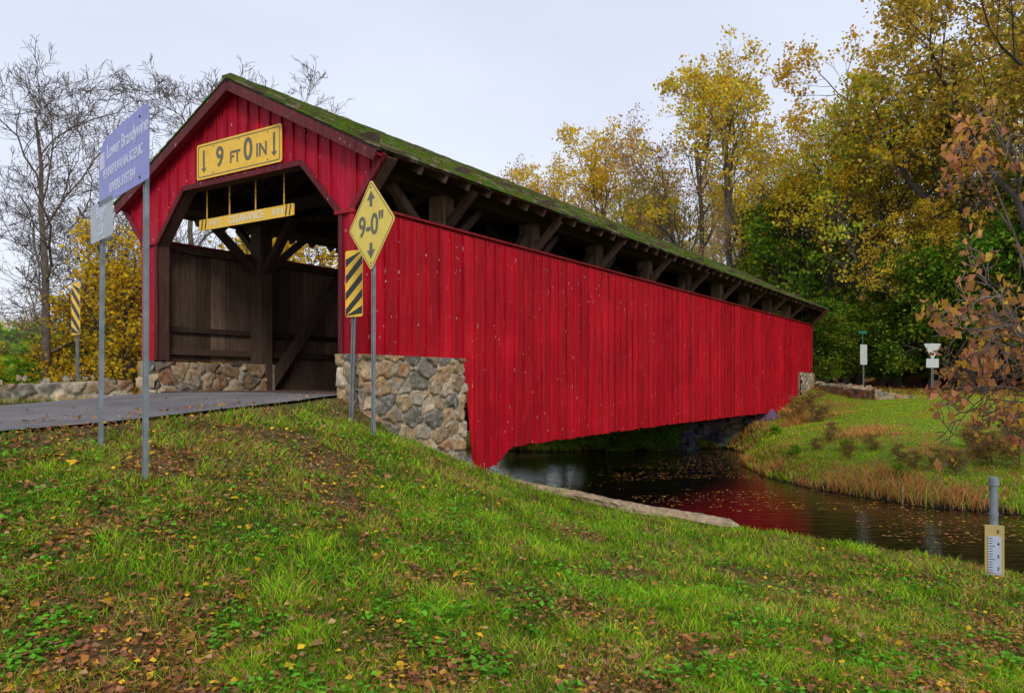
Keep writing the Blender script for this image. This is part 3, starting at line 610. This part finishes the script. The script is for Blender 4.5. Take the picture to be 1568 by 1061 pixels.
def place(key,name,px,D,topy=None,H=None,rz=None,parent=None,X=None,xs=1.):
    x=(px-784)/F0*D if X is None else X; g=gz(x,D); me=T[key]
    hh=H if H else (HZ-topy)/F0*D-g; k=hh/me['H']
    o=bpy.data.objects.new(name,me); o.location=(x,D,g-.05); o.scale=(k*xs,k*xs,k); o.rotation_euler=(0,0,R.uniform(0,6.28) if rz is None else rz)
    return link(o,parent)
for a in [('gold2','yellow_locust_tree',1120,48,68),('gold','yellow_locust_tree',1215,45,160),('gold','yellow_locust_tree',1300,42,30),('yg','walnut_tree',1375,38,110),('gold2','yellow_locust_tree',1060,53,110),
          ('gold','yellow_locust_tree',925,62,185),('gold','yellow_locust_tree',865,66,235),('sparse','bare_ash_tree',960,58,205),('sparse','bare_ash_tree',1030,56,180),('sparse','bare_ash_tree',1250,50,150),('sparse','bare_ash_tree',830,64,255),('sparse','bare_ash_tree',1170,47,240),
          ('brown','brown_oak_tree',1480,34,-90),('brown','brown_oak_tree',1590,30,-140),('yg','walnut_tree',1270,44,225),('yg','walnut_tree',1420,42,190),('gold','yellow_locust_tree',1350,38,235),('brown','brown_oak_tree',1530,44,-60),('gold','yellow_locust_tree',1425,36,300),
          ('green','ivy_clad_tree',1505,34,265),('green','ivy_clad_tree',1590,32,230),('green','ivy_clad_tree',1258,43,250),('green','ivy_clad_tree',1460,35,350),('green','ivy_clad_tree',1385,38,400),('gold','yellow_locust_tree',1140,50,275),('yg','walnut_tree',1000,58,275)]:
    place(*a)
fr=empty('woodland')
for i in range(30):
    D=R.uniform(60,90); px=R.uniform(840,1750); top=R.uniform(280,370) if px<1150 else R.uniform(250,350)
    place(R.choice(['gold','yg','gold2','yg','sparse','sparse']),'background_tree',px,D,top,parent=fr)
for i in range(20):
    D=R.uniform(38,60); px=R.uniform(1180,1700); place(R.choice(['green','green','yg','gold']),'understory_tree',px,D,R.uniform(350,460),parent=fr)
us=empty('understory_shrubs')
for i in range(36):
    D=R.uniform(36.5,48); px=R.uniform(1235,1720); place('green','shrub',px,D,R.uniform(440,520),parent=us,xs=1.5)
for i in range(40):
    D=R.uniform(28.3,31); px=R.uniform(790,1030); place('lime','shrub',px,D,H=R.uniform(.6,1.3),parent=us,xs=1.6)
for a in [('bare','bare_tree',70,22,75),('bare2','bare_tree',205,24,20),('bare','bare_tree',310,28,90),('bare2','bare_tree',360,31,120),('bare2','bare_tree',-20,24,100)]: place(*a,xs=1.35)
for a in [('sap','yellow_sapling',185,19,345),('sap','yellow_sapling',140,23,400),('sap','yellow_sapling',215,22,380),('sap','yellow_sapling',470,29,350),('sap','yellow_sapling',430,27,365),('sap','yellow_sapling',370,25,360),('sap','yellow_sapling',310,24,385),('sap','yellow_sapling',520,31,380)]: place(*a,xs=1.15)
ls=empty('hedgerow')
for i in range(40):
    D=R.uniform(24,44); px=R.uniform(-300,560); place(R.choice(['lime','sap','sap','rust']),'shrub',px,D,H=R.uniform(1.0,2.4),parent=ls,xs=1.4)
for i in range(34):
    D=R.uniform(24,48); px=R.uniform(-200,170); place(R.choice(['lime','sap','rust','green','green']),'shrub',px,D,R.uniform(490,545),parent=ls,xs=1.5)
df_=empty('distant_treeline')
for i in range(70):
    D=R.uniform(60,130); px=R.uniform(-700,800); place(R.choice(['gold','yg','yg','sparse','brown']),'background_tree',px,D,R.uniform(465,520),parent=df_,xs=1.3)
place('orange','beech_sapling',1712,12.5,90,xs=.8,rz=1.); place('orange','beech_sapling',1715,15,300,xs=.75,rz=2.5)
# ------------------------------------------------------------------ grass
def blade_obj(name,x,y,z,h,w,col,lean,r,parent=None):
    n=len(x); a=r.uniform(0,6.28,n); b=r.uniform(0,6.28,n); W_=np.stack([np.cos(a)*w,np.sin(a)*w,np.zeros(n)],1); base=np.stack([x,y,z-.005],1)
    l=lean*h*r.uniform(.2,1.,n); L_=np.stack([np.cos(b)*l,np.sin(b)*l,np.zeros(n)],1); up=np.zeros((n,3)); up[:,2]=h
    mid=base+up*.55+L_*.35; tip=base+up*(.95)+L_
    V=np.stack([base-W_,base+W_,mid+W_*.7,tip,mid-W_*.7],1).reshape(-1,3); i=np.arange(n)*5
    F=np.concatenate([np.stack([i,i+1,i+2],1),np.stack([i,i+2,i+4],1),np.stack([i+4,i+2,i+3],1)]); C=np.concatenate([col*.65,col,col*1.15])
    return link(bpy.data.objects.new(name,np_mesh(name,V,F,C,[GRASSM])),parent)
n=400000; D=np.exp(rng.uniform(math.log(2.6),math.log(17),n)); X=rng.uniform(-.85,.85,n)*D
h,near,ins,d,s,t=land(X,D); tl=.05-.4*smooth(-s/5); okn=near&~ins&~((t>tl)&(t<5.4)&(s<3.))&~((t>-.12)&(s>-.15)&(s<2.7)&(t<5.4))&(d>.12)
pn=fbm(X,D,1.6,7); p2=fbm(X,D,3.2,12); br=bare(X,D); dens=np.clip(1.3-1.0*smooth((pn-.47)*4)*.85+(p2-.5)*1.5-br*.7,.15,1)
ok=okn&(rng.random(n)<dens); X,D,h,pn,p2,br=X[ok],D[ok],h[ok],pn[ok],p2[ok],br[ok]; n=len(X)
gcol=np.array([[.22,.44,.012],[.34,.56,.02],[.13,.31,.012],[.42,.50,.03],[.08,.18,.01]])[rng.integers(0,5,n)]*rng.uniform(.65,1.25,(n,1))*np.clip(.1+1.85*p2,.3,1.6)[:,None]
dry=rng.random(n)<np.clip((pn-.32)*1.2+br*.35,.06,.65); gcol[dry]=np.array([.50,.33,.12])*rng.uniform(.3,1.2,(dry.sum(),1))
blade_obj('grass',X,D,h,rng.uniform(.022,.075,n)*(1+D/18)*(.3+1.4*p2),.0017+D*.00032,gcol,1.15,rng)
n=80000; D=np.exp(rng.uniform(math.log(2.6),math.log(13),n)); X=rng.uniform(-.85,.85,n)*D
pw=fbm(X,D,2.8,21); h,near,ins,d,s,t=land(X,D); ok=near&~ins&(pw>.57)&~((t>-.2)&(t<5.3))&(d>.3)&~((t>-.15)&(s>-.15)); X,D,h=X[ok],D[ok],h[ok]; n=len(X)
V,F=leaves(np.stack([X,D,h+rng.uniform(.01,.075,n)],1),rng.uniform(.018,.055,n),rng,True,.75)
link(bpy.data.objects.new('clover_patches',np_mesh('clover',V,F,np.array([.15,.42,.03])*rng.uniform(.4,1.5,(n,1)),[GRASSM])))
LC=np.array([(.52,.22,.06),(.38,.15,.06),(.60,.28,.07),(.24,.11,.05),(.85,.52,.04),(.46,.19,.11),(.54,.31,.15),(.44,.15,.07)])
n=110000; D=np.exp(rng.uniform(math.log(2.6),math.log(17),n)); X=rng.uniform(-.85,.85,n)*D
h,near,ins,d,s,t=land(X,D); pl=fbm(X,D,1.6,7); zone=np.clip(bare(X,D),0,1.2)*1.5+np.exp(-((X+2.6)**2/6+(D-8.3)**2/6))*.8+smooth((X/D-.2)*3)*.55+.17+smooth((-.1-X/D)*3)*.12
onroad=(t>-.1)&(t<5.2)&(s<0); edge=np.minimum(np.abs(t+.1),np.abs(t-5.1))
ok=near&~ins&~(onroad&(rng.random(n)<np.clip(.72+edge*.3,0,.98)))&~((t>.25)&(t<5)&(s>=0)&(s<3))&(rng.random(n)<np.clip(zone*(.35+1.0*smooth((pl-.35)*4)),.1,1))&~((t>-.15)&(s>-.15)); 
h=np.where(onroad,h+.06,h); X,D,h=X[ok],D[ok],h[ok]; n=len(X)
V,F=leaves(np.stack([X,D,h+rng.uniform(.012,.06,n)],1),rng.uniform(.018,.056,n)*np.where(rng.random(n)<.025,2.1,1),rng,True,.7)
link(bpy.data.objects.new('fallen_leaves',np_mesh('fallen_leaves',V,F,LC[rng.integers(0,8,n)]*rng.uniform(.5,1.2,(n,1)),[LITTER])))
n=22000; X=rng.uniform(-6,16,n); Y=rng.uniform(6,30,n); ins=inpoly(X,Y,WPOLY); df2=pdist(X,Y,FAR); q=fbm(X,Y*2.2,.6,30)+.10*np.exp(-df2/2.5); ok=ins&(q>.55); X,Y=X[ok],Y[ok]; n=len(X)
V,F=leaves(np.stack([X,Y,np.full(n,ZW+.012)],1),rng.uniform(.035,.085,n),rng,True,.7); V[:,2]=ZW+.008+np.abs(V[:,2]-ZW-.01)*.1
link(bpy.data.objects.new('floating_leaves',np_mesh('floating_leaves',V,F,LC[rng.integers(0,8,n)]*rng.uniform(.7,1.3,(n,1)),[LITTER])))
# far bank grasses: mown lawn on top, weedy strip by the water
n=260000; X=rng.uniform(-4,28,n); Y=rng.uniform(10,36,n); h,near,ins,d,s,t=land(X,Y)
q=fbm(X,Y,.5,33); ok=(~near)&~ins&~((t>-.2)&(t<5.4)&(s>22))&(s<40); X,Y,h,d,q,s=X[ok],Y[ok],h[ok],d[ok],q[ok],s[ok]; n=len(X)
weedy=np.clip(1-smooth((d-2.2)/2.5),0,1)
tall=.07+weedy*(np.exp(-d/1.3)*.20+smooth((q-.48)*6)*.30)
isg=rng.random(n)<np.clip(.88-(q-.45)*1.6-weedy*(.25+(q-.42)*2.6),.08,.95)
c=np.where(isg[:,None],np.array([.40,.62,.02]),np.array([.78,.38,.11]))*rng.uniform(.55,1.3,(n,1))
c=np.where((rng.random(n)<.04+.16*weedy)[:,None],np.array([.58,.44,.18])*rng.uniform(.5,1.2,(n,1)),c)
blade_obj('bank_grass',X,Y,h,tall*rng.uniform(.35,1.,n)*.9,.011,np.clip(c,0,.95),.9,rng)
n=30000; X=rng.uniform(6,34,n); Y=rng.uniform(28,48,n); h,near,ins,d,s,t=land(X,Y); ok=(~near)&(d>3)&(s>27.5); X,Y,h=X[ok],Y[ok],h[ok]; n=len(X)
V,F=leaves(np.stack([X,Y,h+.05],1),rng.uniform(.06,.14,n),rng,True,.7)
link(bpy.data.objects.new('woodland_litter',np_mesh('woodland_litter',V,F,LC[rng.integers(0,8,n)]*rng.uniform(.7,1.3,(n,1)),[LITTER])))
n=60000; X=rng.uniform(-30,-3,n); Y=rng.uniform(9,36,n); h,near,ins,d,s,t=land(X,Y); ok=near&~ins&(t>6.3); X,Y,h=X[ok],Y[ok],h[ok]; n=len(X)
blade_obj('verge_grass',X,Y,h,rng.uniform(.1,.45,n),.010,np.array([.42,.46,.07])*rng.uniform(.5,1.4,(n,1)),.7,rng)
bb=empty('bank_shrubs')
for px,D,H in ((1240,27,1.2),(1215,29,.9),(1500,18,.9),(1560,17,1.0),(1400,17.8,.5),(1470,16.6,.6),(1545,20,1.0),(1330,20,.5),(1270,22,.6),(1490,19,.7),(1520,17.3,.8),(1375,18.5,.5),(1560,19,1.1),(1250,21,.4),(1440,17.5,.5),(1300,19.5,.4)):
    place('rust','shrub',px,D,H=H,parent=bb,xs=1.7)
for px,D,H in ((1300,20.5,.35),(1190,25,.4),(1380,17,.35),(1215,21,.35)): place('lime','shrub',px,D,H=H,parent=bb,xs=2.0)
# ------------------------------------------------------------------ world, sun, camera
w=bpy.data.worlds.new('World'); scene.world=w; w.use_nodes=True; nt=w.node_tree; bg=nt.nodes['Background']
Sd=Vector((.22,-.92,.62)).normalized(); el=math.asin(Sd.z); az=math.atan2(Sd.x,Sd.y)
sky=nt.nodes.new('ShaderNodeTexSky'); sky.sky_type='NISHITA'; sky.sun_disc=False; sky.sun_elevation=el; sky.sun_rotation=az
tc=nt.nodes.new('ShaderNodeTexCoord'); sp=nt.nodes.new('ShaderNodeSeparateXYZ'); nt.links.new(tc.outputs['Generated'],sp.inputs[0])
rp=nt.nodes.new('ShaderNodeValToRGB'); e=rp.color_ramp.elements; e[0].position=0; e[0].color=(.70,.715,.77,1); e[1].position=.55; e[1].color=(.54,.585,.72,1)
nt.links.new(sp.outputs[2],rp.inputs[0])
nz=nt.nodes.new('ShaderNodeTexNoise'); nz.inputs['Scale'].default_value=1.6; nz.inputs['Detail'].default_value=4; mp=nt.nodes.new('ShaderNodeMapping'); mp.inputs['Scale'].default_value=(1,1,2.5); nt.links.new(tc.outputs['Generated'],mp.inputs[0]); nt.links.new(mp.outputs[0],nz.inputs['Vector'])
r2=nt.nodes.new('ShaderNodeValToRGB'); r2.color_ramp.elements[0].position=.3; r2.color_ramp.elements[0].color=(8.1,8.1,8.4,1); r2.color_ramp.elements[1].position=.7; r2.color_ramp.elements[1].color=(9.7,9.7,9.7,1); nt.links.new(nz.outputs['Fac'],r2.inputs[0])
mu=nt.nodes.new('ShaderNodeMix'); mu.data_type='RGBA'; mu.blend_type='MULTIPLY'; mu.inputs[0].default_value=1; nt.links.new(rp.outputs[0],mu.inputs[6]); nt.links.new(r2.outputs[0],mu.inputs[7])
mx=nt.nodes.new('ShaderNodeMix'); mx.data_type='RGBA'; mx.inputs[0].default_value=.9; nt.links.new(sky.outputs[0],mx.inputs[6]); nt.links.new(mu.outputs[2],mx.inputs[7])
nt.links.new(mx.outputs[2],bg.inputs[0]); bg.inputs[1].default_value=.15
sl=bpy.data.lights.new('sun','SUN'); sl.energy=1.5; sl.angle=math.radians(12); sl.color=(1,.95,.86); so=link(bpy.data.objects.new('sun',sl)); so.rotation_euler=Sd.to_track_quat('Z','Y').to_euler()
cam=bpy.data.cameras.new('camera'); cam.sensor_width=36; cam.lens=F0/1568*36; cam.shift_y=57.5/1568; cam.clip_end=3000; cam.clip_start=.05
co=link(bpy.data.objects.new('camera',cam)); co.location=(0,0,0); co.rotation_euler=(math.pi/2,0,0); scene.camera=co
scene.view_settings.view_transform='Standard'; scene.view_settings.look='None'; scene.view_settings.exposure=0
